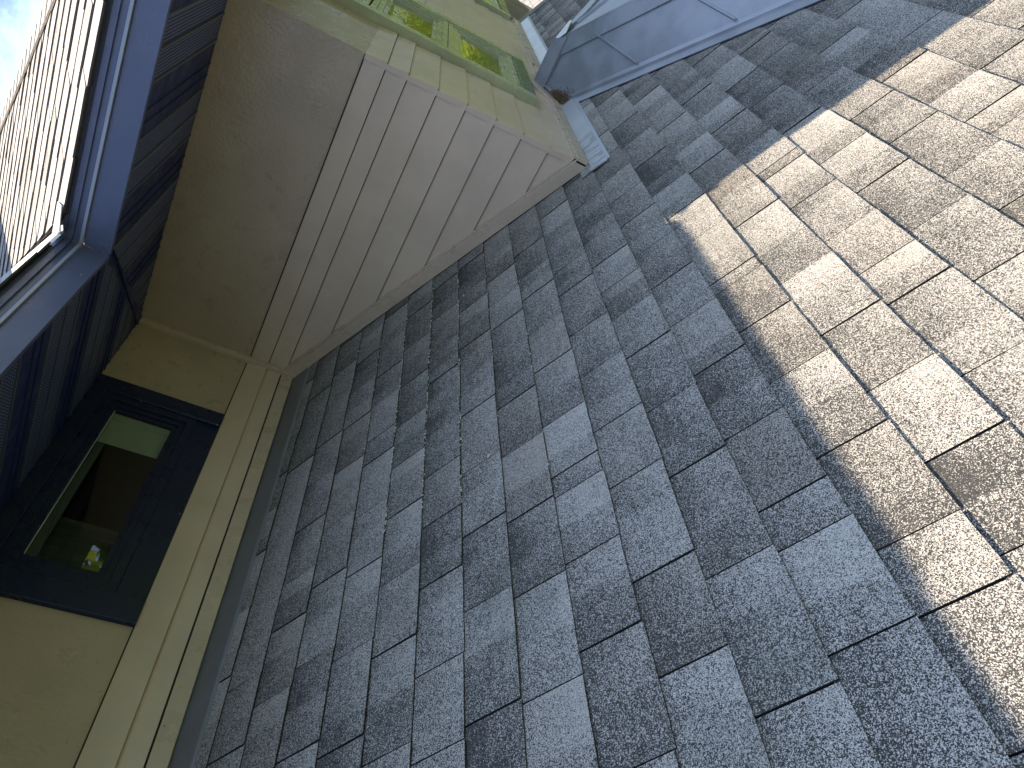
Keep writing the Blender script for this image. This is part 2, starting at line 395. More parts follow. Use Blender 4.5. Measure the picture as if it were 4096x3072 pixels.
# rake edge at the far end
rk = MB()
for k in range(26):
    y0 = -0.25 - 0.152 * k * CT; y1 = y0 - 0.152 * CT
    rk.prism([RP(3.99, y0, 0.012), RP(3.99, y1, 0.014), RP(4.13, y1, 0.014), RP(4.13, y0, 0.012)], Vector(LN) * -0.016, 0)
    rk.prism([RP(4.05, y0, -0.004), RP(4.05, y1, -0.004), RP(4.08, y1, -0.004), RP(4.08, y0, -0.004)], (0, 0, -0.16), 1)
sub(rk, 'rake_edge', [SHINGLE, TIMBER], LOWER)
# head flashing under the tan wall
fl = MB()
fl.prism([RP(-5, 0.01, 0.006), RP(-5, -0.104, 0.006), RP(0.0, -0.104, 0.006), RP(0.0, 0.01, 0.006)], Vector(LN) * -0.004)
fl.prism([RP(-5, -0.100, 0.0065), RP(-5, -0.112, 0.0045), RP(0.0, -0.112, 0.0045), RP(0.0, -0.100, 0.0065)], Vector(LN) * -0.008, 1)
fl.box(-5, 0.0, -0.004, 0.0, -0.02, 0.0)
sub(fl, 'flashing', [FLASH, METAL], LOWER, 'grey strip flashing along the foot of the tan wall')
def c_flash(x0, x1, name, mt, label):
    b = MB()
    b.prism([RP(x0, -1.60, 0.010), RP(x0, -1.722, 0.010), RP(x1, -1.722, 0.010), RP(x1, -1.60, 0.010)], Vector(LN) * -0.005)
    b.prism([RP(x0, -1.718, 0.015), RP(x0, -1.732, 0.012), RP(x1, -1.732, 0.012), RP(x1, -1.718, 0.015)], Vector(LN) * -0.013, 1)
    sub(b, name, [mt, METAL], LOWER, label)
c_flash(-0.10, 1.06, 'flashing', FLASHW, 'stained grey flashing tray ending at the wall corner')
c_flash(2.12, 3.98, 'flashing', ALU, 'bright flashing strip beyond the metal dormer')

# ------------------------------------------------------------------ upper roofs
ZE = 0.905; XE = -0.815; L = 3.6
def upeave(x): return ZE + 0.4986 * (x - XE)
usu = [L - 0.1509 * k for k in range(23, -1, -1)]
xB = lambda u: XE + (L - u) * CT
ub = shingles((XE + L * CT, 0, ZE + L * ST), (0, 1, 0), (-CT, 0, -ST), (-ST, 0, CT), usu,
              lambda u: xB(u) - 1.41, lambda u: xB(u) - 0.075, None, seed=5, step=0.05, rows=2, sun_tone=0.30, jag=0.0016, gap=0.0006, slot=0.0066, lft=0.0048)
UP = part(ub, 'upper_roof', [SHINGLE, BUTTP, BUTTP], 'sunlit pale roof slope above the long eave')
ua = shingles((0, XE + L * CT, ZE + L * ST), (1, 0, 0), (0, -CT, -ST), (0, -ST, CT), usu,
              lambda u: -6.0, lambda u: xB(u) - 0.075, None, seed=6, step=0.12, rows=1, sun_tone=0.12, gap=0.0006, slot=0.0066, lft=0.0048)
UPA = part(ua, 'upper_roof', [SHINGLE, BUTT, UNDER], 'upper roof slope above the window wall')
LC = 3.3
usc = [LC - 0.1509 * k for k in range(21, -1, -1)]
xC = lambda u: XE + (LC - u) * CT
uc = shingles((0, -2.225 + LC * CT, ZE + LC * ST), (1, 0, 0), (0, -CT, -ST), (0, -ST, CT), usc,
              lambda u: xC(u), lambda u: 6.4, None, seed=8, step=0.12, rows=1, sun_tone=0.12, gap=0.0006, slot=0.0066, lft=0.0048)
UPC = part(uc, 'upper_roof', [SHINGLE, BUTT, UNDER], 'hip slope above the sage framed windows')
cap = MB(); cap.at0 = (0.6, 0.1, 0)
for k in range(30):
    s0 = 0.10 * k * 1.0
    x0 = XE + s0; x1 = x0 + 0.135
    for sd in (-1, 1):
        dx, dy = (0.0, 0.095) if sd > 0 else (0.095, 0.0)
        def q(x, off, h):
            y = x - 1.41
            z = upeave(x) + h
            return Vector((x + (off * dx), y + (off * dy), z if sd > 0 else z))
        # leaf on slope B keeps x, leaf on slope C keeps y
        cap.slab([q(x0, 0, 0.013), q(x1, 0, 0.008), q(x1, 1, 0.006), q(x0, 1, 0.010)][::(-1 if sd > 0 else 1)], 0.008)
sub(cap, 'hip_cap', SHINGLE, UP)
vm = MB()
for k in (0,):
    a, b_ = -0.85, 2.4
    za, zb = upeave(a) , upeave(b_)
    vm.prism([(a, a, za + .000), (b_, b_, zb + .000), (b_, b_ - 0.16, zb + .004), (a, a - 0.02, za + .004), ], (0, 0, -0.003))
    vm.prism([(a, a, za + .000), (b_, b_, zb + .000), (b_ - 0.16, b_, zb + .004), (a - 0.02, a, za + .004)][::-1], (0, 0, -0.003))
    vm.prism([(a + .03, a + .03, za + .017), (b_, b_, zb + .022), (b_, b_ - .012, zb + .003), (a + .03, a + .018, za + .003)], (-0.004, 0.004, 0))
    vm.prism([(-0.84, -0.93, ZE + .004), (-0.70, -0.86, ZE + .062), (-0.70, -0.72, ZE + .060), (-0.83, -0.83, ZE + .000)], (0, 0, -0.003))
sub(vm, 'valley_metal', ALU, UP, 'pale metal valley lining at the inner gutter corner')
top = MB(); zt = upeave(2.2); top.box(-6, 6.4, 0.6, 4.0, zt - 0.02, zt); top.box(1.9, 6.4, -0.6, 0.6, 2.0, 2.05)
part(top, 'roof_deck', UNDER)

# fascia and drip edge
fb = MB(); X0 = -0.782
fb.box(X0, X0 + 0.02, -2.24, -0.782, 0.7500, 0.8385)
FA = part(fb, 'fascia', NAVYWOOD, 'wood grained navy board running over the metal dormer side', bevel=0.002)
fa = MB(); fa.box(-6.0, X0, X0, X0 + 0.02, 0.7500, 0.8385)
FB = part(fa, 'fascia', NAVYWOOD, 'wood grained navy board above the window wall', bevel=0.002)
fc = MB(); fc.box(X0, 6.4, -2.24, -2.22, 0.7500, 0.8385)
part(fc, 'fascia', NAVYWOOD, bevel=0.002)
def upper_fascia(seg, parent):
    b = MB(); b2 = MB(); b3 = MB()
    if seg == 'B':
        b.box(X0 - 0.004, X0 + 0.006, -2.25, X0 - 0.004, 0.8515, 0.893); b3.box(X0 - 0.008, X0 + 0.006, -2.25, X0 - 0.008, 0.8405, 0.8512)
        b2.box(X0 - 0.017, X0 + 0.004, -2.26, X0 - 0.017, 0.8935, 0.906)
        b2.box(X0 - 0.012, X0 - 0.0045, -2.25, X0 - 0.012, 0.872, 0.8932)
    elif seg == 'A':
        b.box(-6.0, X0 - 0.004, X0 - 0.004, X0 + 0.006, 0.8515, 0.893); b3.box(-6.0, X0 - 0.008, X0 - 0.008, X0 + 0.006, 0.8405, 0.8512)
        b2.box(-6.0, X0 - 0.017, X0 - 0.017, X0 + 0.004, 0.8935, 0.906)
        b2.box(-6.0, X0 - 0.012, X0 - 0.012, X0 - 0.0045, 0.872, 0.8932)
    else:
        b.box(X0 + 0.006, 6.4, -2.254, -2.234, 0.8405, 0.893); b2.box(X0 + 0.004, 6.4, -2.264, -2.236, 0.8935, 0.906)
    sub(b, 'trim_board', NAVY, parent, bevel=0.0015); sub(b2, 'drip_edge', NAVY, parent, bevel=0.001)
    if b3.f: sub(b3, 'fascia_lip', LIP, parent, bevel=0.001)
upper_fascia('B', FA); upper_fascia('A', FB); upper_fascia('C', FA)

# soffit with vented strips
sf = MB(); Z0 = 0.7546
sf.box(X0 + .0202, 0.15, X0 + .0202, 0.0, Z0, Z0 + 0.01); sf.box(-6, X0 + .0202, X0 + .0202, 0.0, Z0, Z0 + 0.01)
sf.box(X0 + .0202, 0.15, -2.2195, X0 + .0202, Z0, Z0 + 0.01); sf.box(0.15, 6.4, -2.2195, -1.62, Z0, Z0 + 0.01)
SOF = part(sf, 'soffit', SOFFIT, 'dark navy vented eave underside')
per = 0.4150
vents = MB(); ribs = MB(); ribs2 = MB(); RIBM = plain('soffit_rib_sheen', (0.09, 0.10, 0.13), 0.35, 0.2)  # RIBM is lighter to paint the light caught by the wider ribs
def clipB(y):   # left x limit of the strip on side B
    return max(X0 + 0.022, y + 0.02)
for k in range(-6, 5):
    yb = -1.632 + per * k
    for (d0, d1) in ((0.008, 0.098), (0.114, 0.204)):
        y0, y1 = yb + d0, yb + d1
        if y1 > -0.03: continue
        # side B: strips run along x; trapezoid past the mitre
        if y0 > -2.2:
            vents.face([(clipB(y0), y0, Z0 - 0.0015), (clipB(y1), y1, Z0 - 0.0015), (-0.03, y1, Z0 - 0.0015), (-0.03, y0, Z0 - 0.0015)])
        x0, x1 = y0, y1
        vents.face([(x0, clipB(x0), Z0 - 0.0015), (x0, -0.03, Z0 - 0.0015), (x1, -0.03, Z0 - 0.0015), (x1, clipB(x1), Z0 - 0.0015)])
    for dd, wd in ((0.0, 0.008), (0.106, 0.008), (0.212, 0.008), (0.31, 0.003), (0.36, 0.003)):
        y = yb + dd
        if y > -0.04: continue
        mi_ = 1 if wd > .005 else 0
        if y > -2.2: ribs2.prism([(clipB(y), y, Z0), (clipB(y), y + wd, Z0), (-0.005, y + wd, Z0), (-0.005, y, Z0)], (0, 0, -0.005), mi_)
        ribs.prism([(y, clipB(y), Z0), (y, -0.005, Z0), (y + wd, -0.005, Z0), (y + wd, clipB(y), Z0)], (0, 0, -0.005), mi_)
for k in range(-14, -6):
    xb = -1.632 + per * k
    if xb < -6: continue
    for (d0, d1) in ((0.008, 0.098), (0.114, 0.204)):
        vents.face([(xb + d0, X0 + .022, Z0 - 0.0015), (xb + d0, -0.03, Z0 - 0.0015), (xb + d1, -0.03, Z0 - 0.0015), (xb + d1, X0 + .022, Z0 - 0.0015)])
for k in range(0, 16):
    xb = 0.2 + per * k
    vents.face([(xb, -2.2, Z0 - .0015), (xb, -1.66, Z0 - .0015), (xb + .2, -1.66, Z0 - .0015), (xb + .2, -2.2, Z0 - .0015)])
sub(vents, 'vent_strip', SOFFITV, SOF, 'perforated strips of the eave underside'); sub(ribs, 'soffit_rib', [SOFFIT, RIBM], SOF); sub(ribs2, 'soffit_rib', [SOFFIT, RIBM], SOF)
mi = MB(); mi.prism([(-0.765, -0.80, Z0 - .001), (-0.735, -0.765, Z0 - .001), (0.0, -0.035, Z0 - .001), (0.0, 0.0, Z0 - .001), (-0.035, 0.0, Z0 - .001)], (0, 0, -0.008))
sub(mi, 'mitre_strip', SOFFIT, SOF, bevel=0.001)

# ------------------------------------------------------------------ walls
def lap(mb, a, b, z0, z1, nrm, t0=0.014, t1=0.002, back=0.02):
    """one clapboard between plan points a and b; thick at its foot z0, thin at z1. Wavy foot for hand-cut look"""
    a, b, nrm = Vector((*a, 0)), Vector((*b, 0)), Vector((*nrm, 0))
    A = lambda p, t, z: Vector((p.x + nrm.x * t, p.y + nrm.y * t, z))
    mb.face([A(a, t0, z0), A(b, t0, z0), A(b, t1, z1), A(a, t1, z1)])
    mb.face([A(a, t0, z0), A(a, -back, z0), A(b, -back, z0), A(b, t0, z0)])
    mb.face([A(a, t0, z0), A(a, t1, z1), A(a, -back, z1), A(a, -back, z0)])
    mb.face([A(b, t0, z0), A(b, -back, z0), A(b, -back, z1), A(b, t1, z1)])
    mb.face([A(a, t1, z1), A(b, t1, z1), A(b, -back, z1), A(a, -back, z1)])
# wall A: window wall (faces -y)
wa = MB()
for (x0, x1, z0, z1) in ((-6, -1.60, -0.9, 0.76), (-0.52, 0.0, -0.9, 0.76), (-1.60, -0.52, -0.9, 0.235), (-1.60, -0.52, 0.735, 0.76)):
    wa.box(x0, x1, 0.0, 0.12, z0, z1)
WA = part(wa, 'wall', TANPANEL, 'olive tan wall holding the black framed window')
la = MB()
lap(la, (-6, 0), (0, 0), 0.119, 0.2165, (0, -1), 0.020, 0.006)
lap(la, (-6, 0), (0, 0), 0.047, 0.117, (0, -1), 0.012, 0.003)
sub(la, 'siding', TAN, WA)
bt = MB(); bt.box(-6, 0.0, -0.016, -0.0005, -0.0165, 0.0405); sub(bt, 'base_trim', TANTRIM, WA, bevel=0.002)
se = MB(); se.box(-6, 0.0, -0.0045, 0.001, 0.2166, 0.2215); se.box(-6, 0.0, -0.002, 0.001, 0.0406, 0.0468); sub(se, 'seam', SEAM_SHADE, WA)
# wall B: gable side wall (faces -x)
YC = -1.632
wb = MB(); wb.box(0.0, 0.12, YC + 0.0, 0.0, -0.9, 0.76)
WB = part(wb, 'wall', TANPANEL, 'brown tan side wall whose clapboards meet the roof in a slant')
lb = MB()
ztips = [0.1215, 0.0278, -0.105, -0.240, -0.376, -0.509, -0.643, -0.775, -0.905]
tops = [0.2110] + ztips[:-1]
rd = random.Random(3)
for z0, z1 in zip(ztips, tops):
    lap(lb, (0, -0.0), (0, YC), z0, z1 + 0.002, (-1, 0), 0.013 + rd.uniform(-.001, .001), 0.0015)
sub(lb, 'siding', TAN, WB)
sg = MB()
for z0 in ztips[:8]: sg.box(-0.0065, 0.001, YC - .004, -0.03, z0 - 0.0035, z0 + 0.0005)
sub(sg, 'lap_shade_strip', SEAM_SHADE, WB)  # dark strips painting the shade under each clapboard foot
tb = MB()
def slant(mb, off0, off1, t, ya=0.0, yb=YC - 0.014, back=0.0):
    mb.prism([(back, ya, 0.4986 * ya + off0), (back, yb, 0.4986 * yb + off0), (back, yb, 0.4986 * yb + off1), (back, ya, 0.4986 * ya + off1)], (-t, 0, 0))
slant(tb, -0.018, 0.047, 0.026)
TBo = sub(tb, 'base_trim', TANTRIM, WB, 'smooth sloping skirt board along the shingles', bevel=0.003)
tb2 = MB(); slant(tb2, 0.0475, 0.058, 0.019, ya=-0.01); sub(tb2, 'trim_lip', TANTRIM, WB, bevel=0.001)
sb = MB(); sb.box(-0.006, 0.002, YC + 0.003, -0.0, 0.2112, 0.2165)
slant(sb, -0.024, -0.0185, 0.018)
sub(sb, 'seam', SEAM_SHADE, WB)
ct = MB(); ct.box(-0.034, 0.0, -0.030, 0.0, -0.03, Z0 - 0.001); sub(ct, 'corner_trim', TANTRIM, WB, bevel=0.003)
# wall C (faces -y, the long face with sage windows)
wc = MB()
wc.box(0.1201, 6.4, YC, YC + 0.12, -0.9, 0.76)
wc.box(6.28, 6.4, YC + .12, 4, -4.6, 0.76)
WC = part(wc, 'wall', TANPANEL, 'yellow green tinted long wall with two sage framed windows')
lc = MB()
for z0, z1 in zip(ztips[:8], tops[:8]):
    for (a, b) in ((-0.012, 0.66), (1.76, 3.77), (4.9, 6.4)):
        if z0 < -0.70: continue
        lap(lc, (a, YC), (b, YC), z0, z1 + 0.002, (0, -1), 0.013 + rd.uniform(-.001, .001), 0.0015)
    if z0 < -0.60: pass
lap(lc, (0.66, YC), (1.76, YC), -0.775, -0.643, (0, -1)); lap(lc, (-0.012, YC), (0.66, YC), -0.775, -0.643, (0, -1)); lap(lc, (1.76, YC), (3.94, YC), -0.775, -0.643, (0, -1))
sub(lc, 'siding', TAN, WC)
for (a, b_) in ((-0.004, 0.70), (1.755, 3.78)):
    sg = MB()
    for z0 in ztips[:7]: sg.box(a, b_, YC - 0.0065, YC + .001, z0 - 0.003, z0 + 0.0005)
    sub(sg, 'lap_shade_strip', SEAM_SHADE, WC)  # lap shade of the long wall, painted as dark strips
bc = MB()
bc.box(-0.026, 1.06, YC - 0.026, YC, -0.828, -0.772)
bc.prism([(1.03, YC, -0.772), (1.03, YC, -0.83), (1.10, YC, -0.83), (1.344, YC, -0.70), (1.344, YC, -0.615)], (0, -0.024, 0))
bc.prism([(1.344, YC, -0.615), (1.344, YC, -0.70), (1.62, YC, -0.83), (2.0, YC, -0.83), (2.0, YC, -0.772), (1.66, YC, -0.772)], (0, -0.024, 0))
bc.box(2.0, 3.97, YC - 0.026, YC, -0.828, -0.755)
sub(bc, 'base_trim', TANTRIM, WC, bevel=0.003)
bc2 = MB(); bc2.box(-0.019, 1.03, YC - 0.019, YC, -0.7715, -0.760); bc2.box(1.7, 3.95, YC - 0.019, YC, -0.7545, -0.743)
sub(bc2, 'trim_lip', TANTRIM, WC, bevel=0.001)
# timber face past the roof end
tf = MB(); tf.prism([(3.97, YC - .005, -0.735), (3.99, YC - .005, -0.86), (5.7, YC - .005, -1.10), (6.3, YC - .005, -0.9), (4.95, YC - .005, -0.625)], (0, -0.02, 0))
part(tf, 'timber_board', TIMBER, 'rough dark brown board beyond the long wall base')

# ------------------------------------------------------------------ windows
def ring(mb, x0, x1, z0, z1, wd, ya, yb):
    """four mitred frame pieces, front face at ya"""
    a, b = (x0, z0), (x1, z1)
    for q in (((x0, z0), (x1, z0), (x1 - wd, z0 + wd), (x0 + wd, z0 + wd)), ((x0, z1), (x0 + wd, z1 - wd), (x1 - wd, z1 - wd), (x1, z1)),
              ((x0, z0), (x0 + wd, z0 + wd), (x0 + wd, z1 - wd), (x0, z1)), ((x1, z0), (x1, z1), (x1 - wd, z1 - wd), (x1 - wd, z0 + wd))):
        mb.prism([(x, yb, z) for x, z in q], (0, ya - yb, 0))
def pane(name, x0, x1, z0, z1, y, mt, parent):
    b = MB(); b.box(x0, x1, y, y + 0.006, z0, z1); return sub(b, name, mt, parent)
# black window in wall A
WN = empty('window', (0, 0, 0)); WN.parent = HOUSE; WN.matrix_parent_inverse = Matrix.Translation(-Vector(HOUSE.location))
WN['label'] = 'black framed window under the eave'
for q in ((-1.632, -1.535, 0.2165), (-0.576, -0.490, 0.2165), (-1.5348, -0.5762, 0.690)):
    b = MB(); b.box(q[0], q[1], -0.022, 0.06, q[2], Z0 - 0.001); sub(b, 'window_trim', FRAME, WN, bevel=0.003)
b = MB(); b.box(-1.535, -0.576, -0.004, 0.06, 0.2168, 0.316); sub(b, 'sill_panel', glassy if False else FRAME, WN)
b = MB(); ring(b, -1.534, -0.577, 0.3165, 0.6895, 0.034, -0.014, 0.05); ring(b, -1.500, -0.611, 0.350, 0.656, 0.024, -0.004, 0.05)
ring(b, -1.476, -0.635, 0.374, 0.6475, 0.020, 0.004, 0.05)
sub(b, 'sash', FRAME, WN, bevel=0.0015)
pane('pane', -1.470, -0.650, 0.385, 0.645, 0.012, GLASS, WN)
b = MB(); b.box(-1.452, -0.660, 0.001, 0.0115, 0.6262, 0.6275); sub(b, 'glass_edge_highlight', REVEAL, WN)  # thin pale strip painting the highlight along the glass edge
b = MB(); b.box(-0.657, -0.645, 0.056, 0.190, 0.36, 0.66); b.box(-0.668, -0.655, 0.07, 0.082, 0.36, 0.66); sub(b, 'reveal', REVEAL, WN)
b = MB(); b.box(-0.832, -0.655, 0.030, 0.034, 0.37, 0.655); b.box(-0.690, -0.655, 0.024, 0.030, 0.37, 0.655); sub(b, 'added_pane_backing', REVEAL, WN, 'pale stand-in for the lit reveal at the corner side of the pane')  # outward-facing strip added so the reveal reads as daylit
b = MB(); b.box(-1.47, -0.834, 0.036, 0.05, 0.598, 0.66); sub(b, 'upper_grey_strip', CURT, WN)  # grey strip filling the band across the upper glass
# room behind
rm = MB(); rm.box(-3.0, -2.98, 0.19, 3.2, -1.2, 1.3); rm.box(-0.30, -0.28, 0.19, 3.2, -1.2, 1.3); rm.box(-3.0, -0.28, 3.2, 3.22, -1.2, 1.3)
rm.box(-3.0, -0.28, 0.19, 3.2, 1.3, 1.32); rm.box(-3.0, -0.28, 0.19, 3.2, -1.22, -1.2)
rm.box(-0.645, -0.28, 0.121, 0.19, -1.2, 1.3); rm.box(-3.0, -1.50, 0.121, 0.19, -1.2, 1.3); rm.box(-1.5, -0.645, 0.121, 0.19, -1.2, 0.35); rm.box(-1.5, -0.645, 0.121, 0.19, 0.665, 1.3)
part(rm, 'room', INT, 'dark room behind the black framed window')
cu = MB()
for k in range(26):
    x0 = -1.48 + k * 0.016; y0 = 0.26 + 0.02 * math.sin(k * 1.9); x1 = x0 + 0.016; y1 = 0.26 + 0.02 * math.sin((k + 1) * 1.9)
    cu.prism([(x0, y0, -0.5), (x1, y1, -0.5), (x1, y1, 1.0), (x0, y0, 1.0)], (0, 0.003, 0))
tag(cu.build('curtain', CURT), 'dim pleated curtain hanging inside the black framed window', 'curtain')
# sage windows in wall C
def sage_window(x0, x1, zb, lites, label):
    W_ = empty('window'); W_.parent = HOUSE; W_.matrix_parent_inverse = Matrix.Translation(-Vector(HOUSE.location)); W_['label'] = label
    y0, y1 = YC - 0.046, YC + 0.02; zt = 0.745
    for xa in (x0, x1 - 0.085):
        b = MB(); b.box(xa, xa + 0.085, y0, y1, zb, zt); sub(b, 'window_trim', GREEN, W_, bevel=0.003)
    b = MB(); b.box(x0 + 0.085, x1 - 0.085, y0, y1, zb, zb + 0.078); sub(b, 'bottom_trim', GREENTRIM, W_, 'darker bottom board of the trim', bevel=0.002)
    b = MB()
    for (za, zb_) in lites:
        ring(b, x0 + 0.087, x1 - 0.087, za - 0.085, zb_ + 0.085, 0.030, YC - 0.038, YC + 0.02)
        ring(b, x0 + 0.117, x1 - 0.117, za - 0.055, zb_ + 0.055, 0.032, YC - 0.030, YC + 0.02)
        ring(b, x0 + 0.149, x1 - 0.149, za - 0.023, zb_ + 0.023, 0.023, YC - 0.022, YC + 0.02)
    sub(b, 'sash', GREEN, W_, bevel=0.0015)
    for (za, zb_) in lites:
        pane('pane', x0 + 0.160, x1 - 0.160, za - 0.01, zb_ + 0.01, YC - 0.014, GLASSC, W_)
    bk = MB(); bk.box(x0 + 0.1, x1 - 0.1, YC - 0.0045, YC - 0.001, zb + 0.08, zt); sub(bk, 'added_pane_backing', INT, W_)  # dark sheet right behind the panes, painting in the unlit interior
sage_window(0.70, 1.755, -0.640, ((-0.475, -0.218), (-0.043, 0.206), (0.385, 0.64)), 'sage framed window nearer the corner, panes full of green reflections')
sage_window(3.78, 4.88, -0.715, ((-0.54, -0.25), (-0.06, 0.20), (0.385, 0.64)), 'sage framed window at the far end, only its corner in view')

# ------------------------------------------------------------------ metal dormer roof
MS = 0.4986
zM = lambda x: MS * x - 1.388
XR, YR = 1.344, -1.90
ZR = zM(XR)
zN = lambda y: MS * (y - YR) + ZR
zR = lambda x: ZR - MS * (x - XR)
SEND = 2.3
dm = MB()
# left slope between valley line and hip, ridge part too
vx = lambda y: y + 2.728 + 0.055
hx = lambda y: y + (XR - YR)
ye = YR - SEND
dm.slab([(vx(YC), YC - .001, zM(vx(YC)) + .006), (vx(ye), ye, zM(vx(ye)) + .006), (hx(ye), ye, zM(hx(ye)) + .006), (XR, YR, ZR + .006), (XR, YC - .001, ZR + .006)], 0.012)
# front slope N
dm.slab([(XR, YR, ZR + .004), (XR - SEND, ye, zN(ye) + .004), (XR + SEND, ye, zN(ye) + .004)], 0.012)
# right slope
mxx = lambda x: 2 * XR - x
dm.slab([(mxx(vx(YC)), YC - .001, zM(vx(YC)) + .006), (XR, YC - .001, ZR + .006), (XR, YR, ZR + .006), (mxx(hx(ye)), ye, zM(hx(ye)) + .006), (mxx(vx(ye)), ye, zM(vx(ye)) + .006)], 0.012)
DM = part(dm, 'metal_roof', METAL, 'blue grey sheet metal hip roof against the long wall')
rb = []
for i, y in enumerate((-1.672, -2.057, -2.440, -2.823, -3.206, -3.589)):
    b = MB(); xa, xb = vx(y) - 0.004, hx(y) - 0.10
    if i == 0: xb = 1.255
    b.prism([(xa, y - .007, zM(xa) + .006), (xa, y + .007, zM(xa) + .006), (xa, y + .004, zM(xa) + .021), (xa, y - .004, zM(xa) + .021)], (xb - xa, 0, MS * (xb - xa)))
    sub(b, 'rib', METAL, DM, bevel=0.001)
for y in (-2.4, -2.8, -3.2):
    pass
for sx in (-0.75, -0.35, 0.05, 0.45, 0.85):
    b = MB(); x = XR + sx; ys = YR - abs(sx) - 0.09
    b.prism([(x - .007, ys, zN(ys) + .004), (x + .007, ys, zN(ys) + .004), (x + .004, ys, zN(ys) + .019), (x - .004, ys, zN(ys) + .019)], (0, ye - ys, MS * (ye - ys)))
    sub(b, 'rib', METAL, DM, bevel=0.001)
# ridge cap
b = MB()
cz = 0.022
b.slab([(XR - 0.096, YC - .024, zM(XR - 0.096) + cz - .002), (XR - 0.096, YR - 0.062, zM(XR - 0.096) + cz + .012), (XR, YR - 0.005, ZR + cz + .012), (XR, YC - .024, ZR + cz + .003)], 0.014)
b.slab([(XR, YC - .024, ZR + cz + .003), (XR, YR - 0.005, ZR + cz + .012), (XR + 0.096, YR - 0.04, zM(XR - 0.096) + cz + .006), (XR + 0.096, YC - .024, zM(XR - 0.096) + cz - .002)], 0.014)
sub(b, 'ridge_cap', METAL, DM, bevel=0.001)
# apex saddle
b = MB(); za = ZR + cz + .006
b.slab([(XR + .004, YR + 0.03, za + .004), (XR - 0.085, YR - 0.075, za - 0.030), (XR + .02, YR - 0.14, za - 0.046), (XR + .15, YR - .12, za - .06)], 0.003)
b.slab([(XR + .004, YR + 0.03, za + .004), (XR + .15, YR - .12, za - .06), (XR + .19, YR - .06, za - .075), (XR + .10, YR + .02, za - .03)], 0.003)
sub(b, 'apex_saddle', ALU, DM)
# hip caps: one leaf on the side slope, one on the front slope
for sd in (-1, 1):
    b = MB(); w1 = 0.135
    def HP(s, off, h, on):
        x = XR + sd * s; y = YR - s
        if on == 'side':      # move down the side slope (towards the outside)
            x2 = x + sd * off; return Vector((x2, y, (zM(x2) if sd < 0 else zR(x2)) + h))
        y2 = y - off; return Vector((x, y2, zN(y2) + h))
    A = [HP(0.02, 0, cz, 'side'), HP(-0.10, w1, cz - .006, 'side'), HP(SEND, w1, cz - .006, 'side'), HP(SEND, 0, cz, 'side')]
    Bq = [HP(0.02, 0, cz, 'front'), HP(SEND, 0, cz, 'front'), HP(SEND, w1 * 0.8, cz - .004, 'front'), HP(0.10, w1 * 0.8, cz - .004, 'front')]
    if sd > 0: A = A[::-1]; Bq = Bq[::-1]
    b.slab(A, 0.014); b.slab(Bq, 0.014)
    sub(b, 'hip_cap', METAL, DM, bevel=0.001)
# valley flashing with a crimped centre rib
for sd in (-1, 1):
    b = MB()
    def VP_(s, off, h, on):
        y = YC - s; x = y + 2.728
        if on == 'roof': x2 = x - off; p = RP(x2, y, h)
        else: x2 = x + off; p = Vector((x2, y, zM(x2) + h))
        if sd > 0: p.x = 2 * XR - p.x
        return p
    def quad(q): b.slab(q if sd < 0 else q[::-1], 0.004)
    s0, s1 = 0.085, 2.5
    quad([VP_(s0, 0.125, 0.012, 'roof'), VP_(s1, 0.125, 0.012, 'roof'), VP_(s1, 0.034, 0.012, 'roof'), VP_(s0, 0.034, 0.012, 'roof')])
    quad([VP_(s0, 0.034, 0.012, 'roof'), VP_(s1, 0.034, 0.012, 'roof'), VP_(s1, 0.020, 0.026, 'roof'), VP_(s0, 0.020, 0.026, 'roof')])
    quad([VP_(s0, 0.020, 0.026, 'roof'), VP_(s1, 0.020, 0.026, 'roof'), VP_(s1, 0.010, 0.011, 'roof'), VP_(s0, 0.010, 0.011, 'roof')])
    quad([VP_(s0 - .06, 0.010, 0.0095, 'roof'), VP_(s1, 0.010, 0.0095, 'roof'), VP_(s1, 0.09, -0.001, 'side'), VP_(s0 - .06, 0.09, -0.001, 'side')])
    sub(b, 'valley_flashing', METAL, DM)

# ------------------------------------------------------------------ lower storey and annex
ls = MB(); ls.box(-4.5, 3.9, -3.55, 0.0, -4.6, -1.95); ls.box(-6, 6.3, 0.3, 4.0, -4.6, -1.3)
ls.box(4.0, 6.4, YC, 0.3, -4.6, -0.9)
part(ls, 'lower_storey', TANPANEL, 'walls of the floor below')
ANX = empty('annex', (13.5, -1.0, -4.6)); tag(ANX, 'far lower building with a pale sunlit shingle roof, beyond the brown board', 'outbuilding')
an = shingles((0, 3.0, -1.3 + 1.5), (1, 0, 0), LD, LN, [0.16 * k for k in range(44)], lambda u: 9.5, lambda u: 22.0, None, seed=31, step=0.2, rows=1, sun_tone=0.25)
part(an, 'roof', [SHINGLE, BUTT, UNDER], None, root=ANX)
aw = MB(); aw.box(10, 21.5, -2.6, 2.8, -4.6, -2.75); part(aw, 'wall', TANPANEL, None, root=ANX)

